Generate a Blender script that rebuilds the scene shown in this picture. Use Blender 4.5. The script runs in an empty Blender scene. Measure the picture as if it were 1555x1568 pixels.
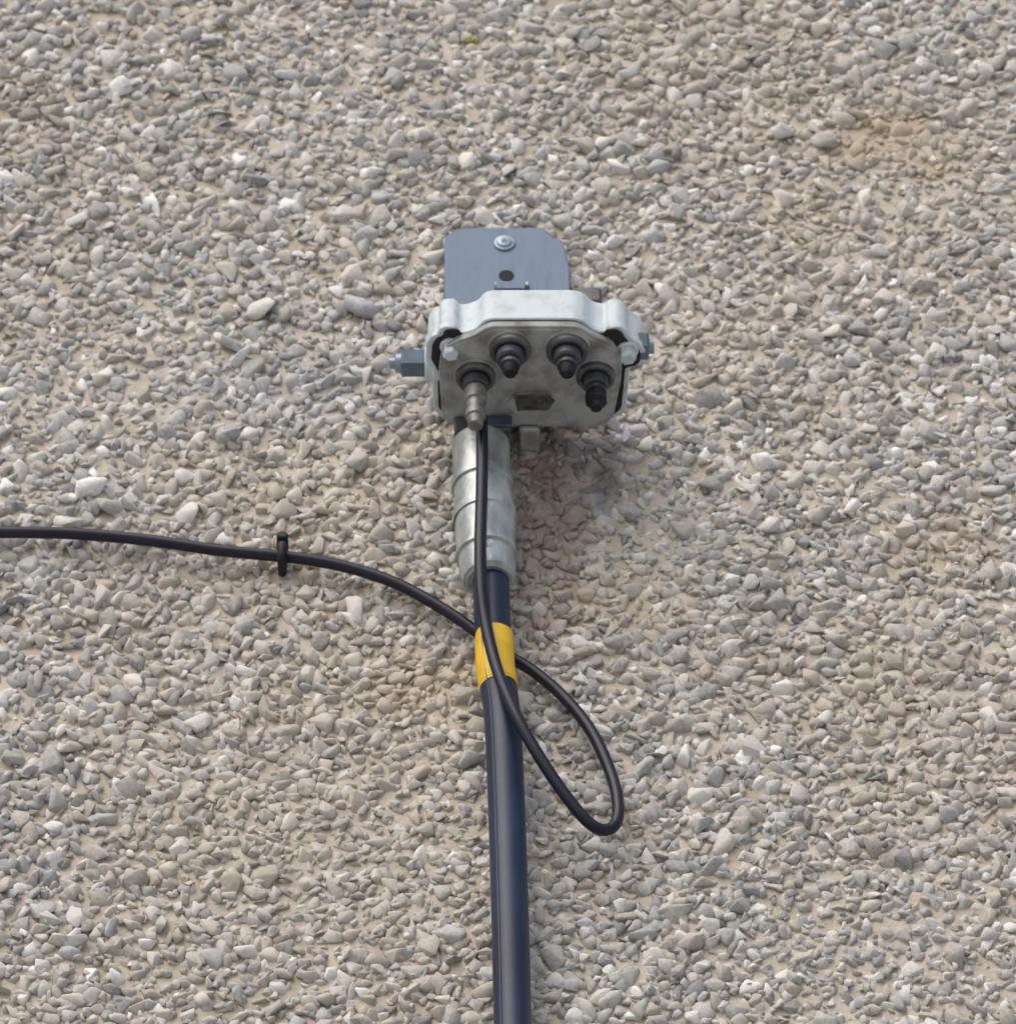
import bpy, bmesh, math, random
import numpy as np
from mathutils import Vector, Matrix
random.seed(4); rng=np.random.default_rng(7)
S=bpy.context.scene
# ---------------------------------------------------------------- survey helpers
E=math.radians(45); DIST=8.0; ZC=1.6+DIST*math.sin(E); K=0.7775/1555/DIST
CAM=Vector((0,-DIST*math.cos(E),1.6)); F=Vector((0,math.cos(E),math.sin(E))); U=Vector((0,-math.sin(E),math.cos(E)))
def ray(u,v): return F+Vector((1,0,0))*((u-777.5)*K)+U*((784-v)*K)
def P(u,v,d):
    r=ray(u,v); t=(-d-CAM.y)/r.y; return CAM+r*t
def G(u,v,z):
    r=ray(u,v); t=(z-CAM.z)/r.z; return CAM+r*t
# ---------------------------------------------------------------- materials
def mat(name,col,rough=.6,metal=0,var=.12,scale=60,bump=.0,bscale=300,col2=None,spec=.5,lo=.3,hi=.7,stretch=None):
    m=bpy.data.materials.new(name); m.use_nodes=True; n=m.node_tree.nodes; l=m.node_tree.links
    b=n['Principled BSDF']; b.inputs['Roughness'].default_value=rough; b.inputs['Metallic'].default_value=metal
    b.inputs['Specular IOR Level'].default_value=spec
    tc=n.new('ShaderNodeTexCoord'); no=n.new('ShaderNodeTexNoise'); no.inputs['Scale'].default_value=scale; no.inputs['Detail'].default_value=6
    src=tc.outputs['Object']
    if stretch:
        mp=n.new('ShaderNodeMapping'); mp.inputs['Scale'].default_value=stretch; l.new(src,mp.inputs['Vector']); src=mp.outputs[0]
    l.new(src,no.inputs['Vector'])
    cr=n.new('ShaderNodeValToRGB'); cr.color_ramp.elements[0].position=lo; cr.color_ramp.elements[1].position=hi
    c2=col2 or tuple(c*(1-var*2) for c in col)
    cr.color_ramp.elements[0].color=(*c2,1); cr.color_ramp.elements[1].color=(*[min(1,c*(1+var)) for c in col],1)
    l.new(no.outputs['Fac'],cr.inputs['Fac']); l.new(cr.outputs['Color'],b.inputs['Base Color'])
    if bump:
        n2=n.new('ShaderNodeTexNoise'); n2.inputs['Scale'].default_value=bscale; n2.inputs['Detail'].default_value=4
        l.new(tc.outputs['Object'],n2.inputs['Vector'])
        bp=n.new('ShaderNodeBump'); bp.inputs['Strength'].default_value=bump; bp.inputs['Distance'].default_value=.002
        l.new(n2.outputs['Fac'],bp.inputs['Height']); l.new(bp.outputs['Normal'],b.inputs['Normal'])
    return m
M_cast=mat('cast_aluminium_painted',(.56,.63,.66),.55,0,.05,60,.25,500,col2=(.40,.44,.45),lo=.26,hi=.5)
M_face=mat('faceplate_grey',(.37,.385,.38),.6,.0,.06,55,.25,400,col2=(.19,.19,.175),spec=.3,lo=.30,hi=.56)
M_gask=mat('gasket_black',(.03,.032,.036),.8,spec=.2)
M_plate=mat('galvanised_blue_grey',(.105,.15,.215),.5,.2,.08,40,.1,300,lo=.25,hi=.6,stretch=(3,1,.6))
M_screw=mat('screw_zinc',(.27,.33,.38),.4,.4,.08)
M_port=mat('port_dark_metal',(.07,.077,.088),.5,.2,.2,90)
M_portl=mat('port_ring',(.12,.125,.125),.5,.2,.25,90)
M_blk=mat('rubber_black',(.014,.014,.018),.6,spec=.3)
M_brass=mat('nickel_connector',(.22,.225,.21),.45,.4,.25,120)
M_hex=mat('hex_plug_blue_grey',(.11,.155,.20),.45,.3,.15,60)
M_adp=mat('galvanised_conduit_sleeve',(.43,.465,.455),.36,.35,.06,45,.3,200,col2=(.22,.245,.23),lo=.3,hi=.6,stretch=(1.5,1.5,.7))
M_pipe=mat('pvc_conduit_black',(.015,.027,.060),.40,0,.15,14,.1,120,spec=.32)
M_cab=mat('coax_sheath_black',(.010,.011,.024),.42,0,.2,30,spec=.35)
M_tape=mat('yellow_tape',(.78,.50,.02),.45,0,.05,50,.2,200,col2=(.66,.40,.015))
M_chalk=mat('label_dark',(.09,.09,.085),.6,0,.4,220)
# ---------------------------------------------------------------- mesh helpers
def link(o,par=None,m=None):
    S.collection.objects.link(o)
    if m: o.data.materials.append(m)
    if par: o.parent=par
    return o
def empty(name):
    e=bpy.data.objects.new(name,None); S.collection.objects.link(e); return e
def bevel(o,w,seg=2):
    b=o.modifiers.new('bev','BEVEL'); b.width=w; b.segments=seg; b.limit_method='ANGLE'; b.angle_limit=math.radians(35)
def smooth(o,ang=35):
    for p in o.data.polygons: p.use_smooth=True
    bm=bmesh.new(); bm.from_mesh(o.data)
    for e in bm.edges:
        if len(e.link_faces)==2 and e.calc_face_angle(0)>math.radians(ang): e.smooth=False
    bm.to_mesh(o.data); bm.free()
def rnd_corners(pts,r):
    out=[]; n=len(pts)
    for i in range(n):
        p=Vector(pts[i]); a=Vector(pts[i-1])-p; b=Vector(pts[(i+1)%n])-p
        k=min(r,a.length*.42,b.length*.42); A=p+a.normalized()*k; B=p+b.normalized()*k
        for t in (0,.25,.5,.75,1): out.append(tuple(A*(1-t)**2+p*2*t*(1-t)+B*t*t))
    return out
def prism(name,pts,z0,z1,m,par,bv=.0015,taper=1.0):
    bm=bmesh.new(); cx=sum(p[0] for p in pts)/len(pts); cy=sum(p[1] for p in pts)/len(pts)
    a=[bm.verts.new((x,y,z0)) for x,y in pts]; b=[bm.verts.new((cx+(x-cx)*taper,cy+(y-cy)*taper,z1)) for x,y in pts]
    bm.faces.new(a); bm.faces.new(b[::-1])
    for i in range(len(pts)):
        j=(i+1)%len(pts); bm.faces.new((a[i],b[i],b[j],a[j]))
    bmesh.ops.recalc_face_normals(bm,faces=bm.faces)
    me=bpy.data.meshes.new(name); bm.to_mesh(me); bm.free()
    o=link(bpy.data.objects.new(name,me),par,m)
    smooth(o,30)
    if bv: bevel(o,bv)
    return o
def tube(name,pts,rad,m,par=None,seg=24,spline=True,res=10,flat=False,caps=True):
    pts=[Vector(p) for p in pts]
    if not hasattr(rad,'__len__'): rad=[rad]*len(pts)
    if spline and len(pts)>2:
        Q=[];R=[]
        for i in range(len(pts)-1):
            p0=pts[max(i-1,0)];p1=pts[i];p2=pts[i+1];p3=pts[min(i+2,len(pts)-1)]
            for k in range(res):
                t=k/res
                Q.append(.5*((2*p1)+(p2-p0)*t+(2*p0-5*p1+4*p2-p3)*t*t+(3*p1-p0-3*p2+p3)*t**3)); R.append(rad[i]*(1-t)+rad[i+1]*t)
        Q.append(pts[-1]);R.append(rad[-1]); pts,rad=Q,R
    bm=bmesh.new(); rings=[]; nrm=None
    for i,p in enumerate(pts):
        a=pts[max(i-1,0)]; b=pts[min(i+1,len(pts)-1)]
        t=(b-a); 
        if t.length<1e-9: t=pts[-1]-pts[0]
        t.normalize()
        if nrm is None: nrm=t.orthogonal().normalized()
        else: nrm=(nrm-t*nrm.dot(t)).normalized()
        bn=t.cross(nrm)
        rings.append([bm.verts.new(p+(nrm*math.cos(2*math.pi*k/seg)+bn*math.sin(2*math.pi*k/seg))*rad[i]) for k in range(seg)])
    for i in range(len(rings)-1):
        for k in range(seg):
            j=(k+1)%seg; bm.faces.new((rings[i][k],rings[i][j],rings[i+1][j],rings[i+1][k]))
    if caps: bm.faces.new(rings[0][::-1]); bm.faces.new(rings[-1])
    bmesh.ops.recalc_face_normals(bm,faces=bm.faces)
    me=bpy.data.meshes.new(name); bm.to_mesh(me); bm.free()
    o=link(bpy.data.objects.new(name,me),par,m)
    if not flat: smooth(o,38)
    return o
def stack(name,c,prof,m,par,seg=24,axis=(0,0,-1),flat=False):
    ax=Vector(axis).normalized(); c=Vector(c)
    n=ax.orthogonal().normalized(); b=ax.cross(n)
    bm=bmesh.new(); rings=[]
    for h,r in prof:
        rings.append([bm.verts.new(c+ax*h+(n*math.cos(2*math.pi*k/seg)+b*math.sin(2*math.pi*k/seg))*r) for k in range(seg)])
    for i in range(len(rings)-1):
        for k in range(seg):
            j=(k+1)%seg; bm.faces.new((rings[i][k],rings[i][j],rings[i+1][j],rings[i+1][k]))
    bm.faces.new(rings[0][::-1]); bm.faces.new(rings[-1]); bmesh.ops.recalc_face_normals(bm,faces=bm.faces)
    me=bpy.data.meshes.new(name); bm.to_mesh(me); bm.free()
    o=link(bpy.data.objects.new(name,me),par,m)
    if not flat: smooth(o,35)
    return o
# ---------------------------------------------------------------- wall
wall_me=bpy.data.meshes.new('pebbledash_wall')
TW,TH=1.4,1.7; NX,NZ=7,7
x0,x1=-TW*NX/2,TW*NX/2; zt=ZC+TH*2.5; 
bm=bmesh.new()
bmesh.ops.create_cube(bm,size=1)
for v in bm.verts: v.co=Vector((v.co.x*(x1-x0), (v.co.y+.5)*.25-.0012, (v.co.z+.5)*(zt+.2)-.2))
bm.to_mesh(wall_me); bm.free()
def wallmat(peb):
    m=bpy.data.materials.new('pebble_chippings' if peb else 'sandy_render'); m.use_nodes=True; n=m.node_tree.nodes; l=m.node_tree.links
    b=n['Principled BSDF']; b.inputs['Roughness'].default_value=.85; b.inputs['Specular IOR Level'].default_value=.2
    geo=n.new('ShaderNodeNewGeometry')
    def noise(scale,det=3,rough=.55):
        k=n.new('ShaderNodeTexNoise'); k.inputs['Scale'].default_value=scale; k.inputs['Detail'].default_value=det; k.inputs['Roughness'].default_value=rough
        l.new(geo.outputs['Position'],k.inputs['Vector']); return k
    def ramp(src,els):
        r=n.new('ShaderNodeValToRGB'); e=r.color_ramp.elements
        e[0].position,e[0].color=els[0][0],(*els[0][1],1); e[1].position,e[1].color=els[-1][0],(*els[-1][1],1)
        for p,c in els[1:-1]:
            q=e.new(p); q.color=(*c,1)
        l.new(src,r.inputs['Fac']); return r
    def mix(f,a,bb,mode='MIX'):
        k=n.new('ShaderNodeMix'); k.data_type='RGBA'; k.blend_type=mode
        if isinstance(f,(int,float)): k.inputs[0].default_value=f
        else: l.new(f,k.inputs[0])
        for s,i in ((a,6),(bb,7)):
            if isinstance(s,tuple): k.inputs[i].default_value=(*s,1)
            else: l.new(s,k.inputs[i])
        return k.outputs[2]
    def math_(op,a,bb=None,clamp=False):
        k=n.new('ShaderNodeMath'); k.operation=op; k.use_clamp=clamp
        for i,s in enumerate((a,bb)):
            if s is None: continue
            if isinstance(s,(int,float)): k.inputs[i].default_value=s
            else: l.new(s,k.inputs[i])
        return k.outputs[0]
    mid=noise(28,3)
    mort=ramp(mid.outputs['Fac'],[(.3,(.41,.36,.285)),(.5,(.50,.445,.365)),(.7,(.57,.52,.445))]).outputs['Color']
    fineN=noise(300,2)
    if peb:
        at=n.new('ShaderNodeAttribute'); at.attribute_name='rnd'
        sep=n.new('ShaderNodeSeparateColor'); l.new(at.outputs['Color'],sep.inputs[0])
        pal=ramp(sep.outputs[0],[(0,(.27,.268,.268)),(.10,(.37,.368,.362)),(.28,(.46,.45,.425)),(.42,(.47,.435,.38)),(.56,(.53,.515,.485)),(.70,(.45,.457,.465)),(.82,(.60,.58,.54)),(.93,(.69,.67,.635)),(1,(.84,.84,.82))])
        col=pal.outputs['Color']
        mot=ramp(fineN.outputs['Fac'],[(.3,(.82,.815,.81)),(.7,(1.08,1.08,1.08))])
        col=mix(1,col,mot.outputs['Color'],'MULTIPLY')
        big=noise(3.2,2)
        s=math_('ADD',math_('MULTIPLY',big.outputs['Fac'],1.5),math_('MULTIPLY',fineN.outputs['Fac'],.6))
        s=math_('ADD',s,math_('MULTIPLY',sep.outputs[1],.35))
        s=math_('MULTIPLY',math_('SUBTRACT',s,1.19),3.0,True)
        s=math_('MULTIPLY',s,.7)
        col=mix(s,col,mort)
    else: col=mort
    sx=n.new('ShaderNodeSeparateXYZ'); l.new(geo.outputs['Position'],sx.inputs[0])
    wob=math_('MULTIPLY',math_('SUBTRACT',mid.outputs['Fac'],.5),2.6)
    def patch(col,c,rx,rz,colr,st):
        dx=math_('DIVIDE',math_('SUBTRACT',sx.outputs[0],c.x),rx); dz=math_('DIVIDE',math_('SUBTRACT',sx.outputs[2],c.z),rz)
        r=math_('ADD',math_('MULTIPLY',dx,dx),math_('MULTIPLY',dz,dz))
        r=math_('ADD',r,wob)
        f=math_('MULTIPLY',math_('SUBTRACT',1.0,r,True),st,True)
        return mix(f,col,colr)
    rust=(.27,.19,.155); tan=(.47,.38,.27)
    for (u,v,rx,rz,c,st) in [(842,800,.038,.17,rust,.65),(1370,225,.08,.05,tan,.6),(1440,850,.05,.05,tan,.4),(1230,330,.05,.05,tan,.3),
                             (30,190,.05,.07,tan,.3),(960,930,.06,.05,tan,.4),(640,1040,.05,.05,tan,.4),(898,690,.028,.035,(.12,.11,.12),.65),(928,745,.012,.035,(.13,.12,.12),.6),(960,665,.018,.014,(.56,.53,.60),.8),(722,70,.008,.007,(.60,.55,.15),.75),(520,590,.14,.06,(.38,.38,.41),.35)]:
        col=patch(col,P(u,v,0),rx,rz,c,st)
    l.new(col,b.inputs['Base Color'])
    bp=n.new('ShaderNodeBump'); bp.inputs['Strength'].default_value=.45; bp.inputs['Distance'].default_value=.0012 if peb else .003
    l.new(fineN.outputs['Fac'],bp.inputs['Height']); l.new(bp.outputs['Normal'],b.inputs['Normal'])
    return m
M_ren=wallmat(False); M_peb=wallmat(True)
wall=bpy.data.objects.new('pebbledash_wall',wall_me); link(wall,None,M_ren)
shapes=[]
for i in range(90):
    n=random.choice([8,9,9,10,11,12])
    bm=bmesh.new()
    for k in range(n):
        d=Vector((random.gauss(0,1),random.gauss(0,1),random.gauss(0,1))).normalized()
        bm.verts.new(d*random.uniform(.9,1.12))
    bmesh.ops.convex_hull(bm,input=bm.verts)
    bmesh.ops.delete(bm,geom=[v for v in bm.verts if not v.link_faces],context='VERTS')
    bmesh.ops.dissolve_limit(bm,angle_limit=math.radians(14),verts=bm.verts,edges=bm.edges)
    bmesh.ops.bevel(bm,geom=list(bm.edges),offset=.12,segments=1,affect='EDGES',clamp_overlap=True)
    bmesh.ops.triangulate(bm,faces=bm.faces)
    bm.verts.index_update()
    V=np.array([v.co[:] for v in bm.verts]); Fc=np.array([[v.index for v in f.verts] for f in bm.faces]); bm.free()
    V-=(V.max(0)+V.min(0))/2; V/=np.abs(V).max(0)
    shapes.append((V,Fc))
def stones(name,pos,size,rnd):
    N=len(pos); vs=[];fs=[];cs=[];off=0
    for i in range(N):
        V,Fc=shapes[rng.integers(len(shapes))]
        sc=np.array([1.06,rng.uniform(.5,.8),rng.uniform(.62,1.0)])*size[i]
        th=rng.uniform(0,2*math.pi); c,s=math.cos(th),math.sin(th)
        Rz=np.array([[c,0,-s],[0,1,0],[s,0,c]])
        a=rng.normal(0,.36); b=rng.normal(0,.36)
        Rx=np.array([[1,0,0],[0,math.cos(a),-math.sin(a)],[0,math.sin(a),math.cos(a)]]); Ry=np.array([[math.cos(b),-math.sin(b),0],[math.sin(b),math.cos(b),0],[0,0,1]])
        vs.append((V*sc)@(Rx@Ry@Rz).T+pos[i]); fs.append(Fc+off); off+=len(V); cs.append(np.repeat(rnd[i:i+1],len(V),0))
    vs=np.concatenate(vs).astype(np.float32); fs=np.concatenate(fs).astype(np.int32); cs=np.concatenate(cs)
    me=bpy.data.meshes.new(name); me.vertices.add(len(vs)); me.vertices.foreach_set('co',vs.ravel())
    me.loops.add(fs.size); me.loops.foreach_set('vertex_index',fs.ravel())
    me.polygons.add(len(fs)); me.polygons.foreach_set('loop_start',np.arange(0,fs.size,3,dtype=np.int32)); me.polygons.foreach_set('loop_total',np.full(len(fs),3,dtype=np.int32))
    me.update(calc_edges=True)
    at=me.attributes.new('rnd','FLOAT_COLOR','POINT'); at.data.foreach_set('color',np.concatenate([cs,np.ones((len(cs),1))],1).astype(np.float32).ravel())
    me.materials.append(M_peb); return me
def field(sp,jit):
    nx=round(TW/sp); nz=round(TH/(sp*.87)); nz+=nz%2
    X,Z=np.meshgrid(np.arange(nx),np.arange(nz)); X=(X+.5*(Z%2)).astype(float)
    x=(X.ravel()/nx-.5)*TW+rng.normal(0,jit*sp,X.size); z=(Z.ravel()/nz-.5)*TH+rng.normal(0,jit*sp,X.size)
    return x,z
x,z=field(.0116,.27); n=len(x); sz=np.clip(rng.lognormal(math.log(.0064),.24,n),.0036,.0115)
# periodic drifts where the stones sank deeper in the render
sink=np.clip(np.sin(2*math.pi*(2*x/TW+z/TH)+.7)*np.sin(2*math.pi*(3*z/TH-x/TW)+2)-.25,0,1)
pa=np.stack([x,-sz*.12-rng.uniform(0,.0016,n)+sink*.003,z],1)
x,z=field(.0093,.38); n2=len(x); sz2=np.clip(rng.lognormal(math.log(.0038),.28,n2),.0020,.0062)
pb=np.stack([x,-rng.uniform(.0,.0032,n2),z],1)
rn=rng.uniform(0,1,(n+n2,3))
tile=stones('chippings',np.concatenate([pa,pb]),np.concatenate([sz,sz2]),rn)
for i in range(NX):
    for j in range(NZ):
        cz=ZC+(j-(NZ-3))*TH
        if cz<-.2: continue
        o=bpy.data.objects.new('chippings',tile); o.location=((i-NX//2)*TW,0,cz); S.collection.objects.link(o); o.parent=wall
bigs=[(137,745,.014,.99),(558,470,.0145,.70),(400,475,.012,.9),(367,545,.010,1),(350,668,.009,.7),(545,707,.011,.55),(1045,1155,.009,1),(1260,215,.012,.75),(720,1165,.01,.3),(1200,205,.011,.8),(305,1105,.010,.9),(1075,1260,.010,.7)]
pp=np.array([list(P(u,v,.006)) for u,v,_,_ in bigs]); 
lm=stones('large_chippings',pp,np.array([b[2] for b in bigs]),np.array([[b[3],0,.5] for b in bigs]))
lo=bpy.data.objects.new('large_chippings',lm); S.collection.objects.link(lo); lo.parent=wall
# ---------------------------------------------------------------- ground
gm=bpy.data.meshes.new('ground'); bm=bmesh.new(); bmesh.ops.create_grid(bm,x_segments=1,y_segments=1,size=400); bm.to_mesh(gm); bm.free()
link(bpy.data.objects.new('ground',gm),None,mat('paving_concrete',(.42,.42,.41),.9,0,.1,3,.0,40))
# ---------------------------------------------------------------- wall bracket
br=empty('wall_bracket')
def plate_xz(name,pts,d0,d1,m,par,bv=.0008):
    bm=bmesh.new(); a=[bm.verts.new((x,-d0,z)) for x,z in pts]; b=[bm.verts.new((x,-d1,z)) for x,z in pts]
    bm.faces.new(a); bm.faces.new(b[::-1])
    for i in range(len(pts)):
        j=(i+1)%len(pts); bm.faces.new((a[i],b[i],b[j],a[j]))
    bmesh.ops.recalc_face_normals(bm,faces=bm.faces); me=bpy.data.meshes.new(name); bm.to_mesh(me); bm.free()
    o=link(bpy.data.objects.new(name,me),par,m); smooth(o,30); bevel(o,bv); return o
pd=.0145
raw=[(680,625),(680,362),(700,349),(834,348),(846,364),(862,368),(872,410),(873,625)]
pts=rnd_corners([(P(u,v,pd).x,P(u,v,pd).z) for u,v in raw],.008)
plate_xz('back_plate',pts,pd-.004,pd,M_plate,br)
mx=P(776,0,0).x; mz=P(776,500,0).z
plate_xz('packing_pad',[(mx+(x-mx)*.9,mz+(z-mz)*.9) for x,z in pts],.0,pd-.0045,M_gask,br)
c=P(772,373,pd); stack('screw_washer',c,[(-.001,.0085),(.0012,.0084),(.0018,.0078),(.0020,.0062),(.0032,.0056),(.0036,.0045)],M_screw,br,28,(0,-1,0))
stack('screw_recess',c+Vector((0,-.0034,0)),[(0,.0026),(.0005,.0024)],M_plate,br,6,(0,-1,0))
c=P(775,422,pd); stack('hole_grommet',c,[(-.001,.0062),(.0005,.006)],M_gask,br,24,(0,-1,0))
a=P(757,444,pd); b_=P(810,444,pd)
plate_xz('folded_tab',[(a.x,a.z),(b_.x,a.z),(b_.x,a.z+.005),(a.x,a.z+.005)],pd,pd+.005,M_screw,br,.0008)
plate_xz('tab_lip',[(a.x+.001,a.z-.006),(b_.x-.003,a.z-.006),(b_.x-.003,a.z+.002),(a.x+.001,a.z+.002)],pd+.0055,pd+.0075,M_plate,br,.0006)
# ---------------------------------------------------------------- tap box
tb=empty('cable_tap_box')
zb=P(810,652,.028).z
zr=zb+.009; HT=.0320
def plan(raw,z): return [(G(u,v,z).x,G(u,v,z).y) for u,v in raw]
rim=[(666,625),(664,562),(654,548),(656,524),(664,514),(672,512),(675,503),(684,500),(697,500),(704,509),(716,508),(730,503),(742,490),(754,487),(880,487),(893,491),(908,505),(926,508),(932,501),(946,500),(956,505),(963,517),(978,527),(986,536),(986,550),(978,558),(962,560),(956,625),(940,638),(680,638)]
rp=rnd_corners(plan(rim,zr),.004)
prism('housing_rim',rp,zr,zr+HT,M_cast,tb,.002)
cx=sum(p[0] for p in rp)/len(rp); cy=sum(p[1] for p in rp)/len(rp)
sc=lambda k,pts: [(cx+(x-cx)*k,cy+(y-cy)*k) for x,y in pts]
prism('housing_flange',sc(1.018,rp),zr-.001,zr+.005,M_cast,tb,.001)
prism('gasket',sc(.965,rp),zr-.0025,zr-.0012,M_gask,tb,0)
prism('housing_crown',[(x,y) for x,y in sc(.66,rp)],zr+HT,zr+HT+.004,M_cast,tb,.002,.92)
face=[(677,642),(671,565),(676,536),(698,522),(722,516),(748,500),(886,500),(912,517),(938,526),(952,548),(951,580),(938,642),(918,654),(696,654)]
fp=rnd_corners(plan(face,zb),.006)
fx=sum(p[0] for p in fp)/len(fp); fy=sum(p[1] for p in fp)/len(fp)
fs=lambda a,b: [(fx+(x-fx)*a,fy+(y-fy)*b) for x,y in fp]
prism('faceplate_skirt',fs(.985,.985),zb+.0022,zr-.0022,M_face,tb,.0005)
prism('faceplate_lip',fp,zb+.0002,zb+.0024,M_face,tb,.0007)
prism('faceplate_field',fs(.955,.955),zb-.0010,zb+.001,M_face,tb,.0010)
zf=zb-.0010
for i,(u,v) in enumerate([(690,526),(960,532)]):
    c=G(u,v,zr)
    stack('bolt_boss_%d'%i,c,[(-.004,.0088),(.004,.0085),(.0048,.0075)],M_cast,tb,20)
    stack('bolt_head_%d'%i,c,[(.0045,.0064),(.013,.0062),(.0142,.0050)],M_cast,tb,6,flat=True)
def port(nm,u,v,k=1.0,tip=True,mm=M_port):
    c=G(u,v,zf)
    stack(nm+'_seat',c,[(-.001,.0180*k),(.0010,.0180*k),(.0018,.0170*k)],M_face,tb,32)
    stack(nm+'_flange',c,[(.0015,.0162*k),(.0055,.0160*k),(.0065,.0146*k)],M_portl,tb,28)
    stack(nm+'_groove',c,[(.0060,.0122*k),(.0078,.0120*k)],M_blk,tb,28)
    stack(nm+'_boot',c,[(.0065,.0106*k),(.014,.0106*k),(.0155,.0090*k),(.0158,.0065),(.018,.0065),(.0182,.0080),(.021,.0080),(.0215,.006)],mm,tb,24)
    if tip: stack(nm+'_cap',c,[(.021,.0066),(.027,.0062),(.030,.0045)],M_blk,tb,16)
    return c
port('port_front_left',781,531); port('port_front_right',868,532)
c=port('port_back_right',912,572,.93)
stack('port_back_right_plug',c,[(.02,.0075),(.026,.0085),(.031,.0085),(.033,.005),(.038,.0045)],M_blk,tb,10)
c=port('port_back_left',728,573,.95,tip=False)
con=stack('cable_connector',c,[(.012,.0075),(.018,.0075),(.0185,.0088),(.030,.0088),(.031,.0072),(.040,.0070),(.0405,.0080),(.047,.0080),(.0475,.0066),(.056,.0060),(.0575,.0045)],M_brass,tb,12)
hx=[(775,615),(790,600),(840,598),(855,613),(842,631),(788,633)]
prism('label_frame',plan(hx,zf),zf-.0022,zf+.0005,M_face,tb,.0006)
hx2=[(786,605),(838,602),(850,613),(839,628),(792,629)]
prism('label_recess',plan(hx2,zf-.0025),zf-.0026,zf-.002,M_portl,tb,.0)
for q in [(793,609,812,616),(815,608,842,614),(797,620,830,625),(815,616,842,619)]:
    prism('label_plate',plan([(q[0],q[1]),(q[2],q[1]-1),(q[2],q[3]),(q[0],q[3])],zf-.0025),zf-.0032,zf-.0024,M_chalk,tb,.0)
c=G(672,556,zb+.02)
stack('side_port_collar',c,[(-.012,.0145),(.004,.0145),(.005,.0135),(.010,.0132),(.011,.012)],M_cast,tb,28,(-1,0,0))
stack('side_port_hex',c,[(.010,.0120),(.027,.0120),(.029,.0105)],M_hex,tb,6,(-1,0,0),True)
stack('side_port_nub',c,[(.028,.0078),(.033,.0075),(.034,.0045),(.038,.0042)],M_screw,tb,20,(-1,0,0))
c=G(968,530,zb+.018)
stack('side_port_collar_b',c,[(-.012,.0125),(.002,.0125),(.003,.0115)],M_cast,tb,28,(1,0,0))
stack('side_port_hex_b',c,[(.002,.0120),(.011,.0120),(.0125,.0105)],M_hex,tb,6,(1,0,0),True)
stack('side_port_nub_b',c,[(.012,.006),(.0165,.0058)],M_screw,tb,20,(1,0,0))
def box(name,lo,hi,m,par,bv=.001):
    return prism(name,[(lo[0],lo[1]),(hi[0],lo[1]),(hi[0],hi[1]),(lo[0],hi[1])],lo[2],hi[2],m,par,bv)
xa=P(700,650,.03).x; xb=P(850,650,.03).x
box('standoff_arm',(xa,-.045,zb+.012),(xb,-pd-.0005,zb+.035),M_plate,tb)
xa=P(695,650,.03).x; xb=P(782,650,.03).x
box('clamp_block',(xa,-.040,zb-.016),(xb,-.006,zb-.001),M_portl,br,.002)
box('clamp_lug',(P(744,650,.04).x,-.0425,zb-.014),(P(784,650,.04).x,-.0385,zb-.003),M_hex,br,.001)
box('clamp_foot',(P(794,650,.03).x,-.030,zb-.006),(P(826,650,.03).x,-.006,zb-.0005),M_adp,br,.002)
a=P(905,456,.03)
box('rear_clamp',(a.x-.014,-.04,a.z-.014),(a.x+.008,-.010,a.z+.002),M_portl,br,.002)
# ---------------------------------------------------------------- conduit
cp=empty('conduit_pipe')
PD=.037
cl=[(751,878),(757,1010),(768,1090),(774,1200),(780,1380),(785,1580)]
pl=[P(u,v,PD) for u,v in cl]
last=pl[-1]; pl+= [Vector((last.x+.01,last.y,last.z-.6)),Vector((last.x+.01,last.y,3)),Vector((last.x+.01,last.y,-.02))]
tube('pipe',pl,.0138,M_pipe,cp,32)
tube('pipe_seam',[p+Vector((-.0085,-.0112,0)) for p in pl],.0007,M_cab,cp,6)
tube('yellow_tape',[P(756.5,974,PD),P(757.5,1014,PD),P(763.5,1054,PD)],.01455,M_tape,cp,32)
tube('yellow_tape_overlap',[P(757,985,PD),P(758,1020,PD),P(763,1050,PD)],.0148,M_tape,cp,32)
sl=[(736,682,44),(738,738,44.5),(738.1,739,48),(739,748,48),(739.2,749,44.5),(740,764,44.5),(740.1,765,46),(741,786,46),(741.2,787,49),(742.6,798,49),(742.7,799,46.5),(744,846,45),(744.2,847,47),(744.6,853,47),(744.8,854,43),(746,868,42.5),(746.2,869,43.5),(749,886,40),(749.3,888,36),(749.5,891,34)]
tube('galvanised_sleeve',[P(u,v,PD) for u,v,_ in sl],[r*.0005 for *_,r in sl],M_adp,cp,36,spline=False)
for z in (5.4,3.9,2.2,.8):
    xx=last.x+.01
    box('saddle_clip',(xx-.03,-.056,z),(xx+.03,-.0,z+.02),M_hex,cp,.004)
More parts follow.
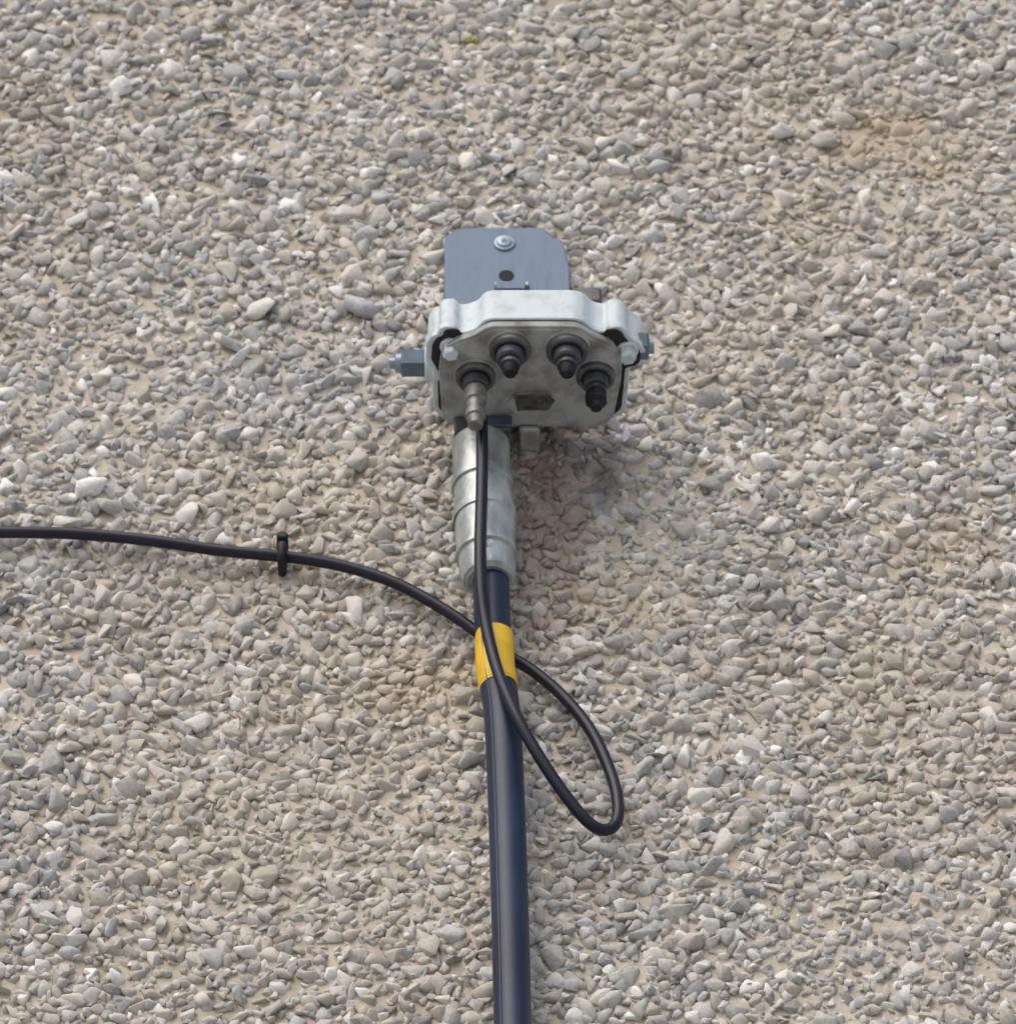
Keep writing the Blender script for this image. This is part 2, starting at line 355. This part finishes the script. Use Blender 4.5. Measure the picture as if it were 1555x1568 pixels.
# ---------------------------------------------------------------- coax
cx_=empty('coaxial_cable')
fr=[(737,640,.071),(738,690,.070),(737,760,.068),(735,830,.066),(736,890,.063),(741,940,.0595),(751,990,.058),(766,1040,.058),(790,1096,.057),(820,1150,.052),(858,1208,.044),(896,1255,.036),(922,1271,.031),(941,1263,.027),(946,1235,.024),(936,1188,.021),(906,1122,.018),(862,1067,.016),(815,1027,.0155),(770,1000,.0155),(722,962,.0155),(674,930,.016),(610,895,.016),(545,872,.016),(485,859,.016),(432,852,.016),(330,842,.016),(225,827,.0155),(110,817,.0155),(0,815,.0155),(-120,815,.0155)]
cpnts=[P(*f) for f in fr]; e=cpnts[-1]
cpnts+= [Vector((e.x-.5,e.y,e.z-.01)),Vector((e.x-2,e.y,e.z+.01)),Vector((x0,e.y,e.z))]
tube('cable',cpnts,.0046,M_cab,cx_,16,res=12)
cc=empty('cable_clip')
k=P(432,852,.017)
tube('clip_hook',[k+Vector((.0002,.012,-.006)),k+Vector((0,-.003,-.0072)),k+Vector((0,-.007,-.001)),k+Vector((0,-.006,.006)),k+Vector((0,.002,.0085))],.0036,M_blk,cc,12)
stack('clip_nail',k+Vector((0,.012,.011)),[(0,.0046),(.020,.0046),(.021,.0038)],M_blk,cc,14,(0,-1,0.25))
# ---------------------------------------------------------------- light
w=bpy.data.worlds.new('World'); S.world=w; w.use_nodes=True
nt=w.node_tree; bg=nt.nodes['Background']; sky=nt.nodes.new('ShaderNodeTexSky'); sky.sky_type='NISHITA'; sky.sun_disc=False
el=math.radians(48); az=math.radians(-30)
sd=Vector((math.sin(az)*math.cos(el),-math.cos(az)*math.cos(el),math.sin(el)))
sky.sun_elevation=el; sky.sun_rotation=math.atan2(sd.x,sd.y); sky.dust_density=4; sky.air_density=1.0; sky.ozone_density=1
nt.links.new(sky.outputs[0],bg.inputs[0]); bg.inputs[1].default_value=.15
L=bpy.data.lights.new('sun','SUN'); L.energy=1.5; L.angle=math.radians(60); L.color=(1,.97,.93)
lo_=bpy.data.objects.new('sun',L); S.collection.objects.link(lo_); lo_.rotation_euler=sd.to_track_quat('Z','Y').to_euler()
# ---------------------------------------------------------------- camera
cd=bpy.data.cameras.new('camera'); co=bpy.data.objects.new('camera',cd); S.collection.objects.link(co); S.camera=co
co.location=CAM; co.rotation_euler=(math.radians(90)+E,0,0)
cd.sensor_fit='HORIZONTAL'; cd.sensor_width=36; cd.lens=36*DIST/.7775; cd.clip_end=2000; cd.clip_start=.1
cd.dof.use_dof=True; cd.dof.focus_distance=7.58; cd.dof.aperture_fstop=19
S.view_settings.view_transform='Standard'; S.view_settings.look='None'; S.view_settings.exposure=0
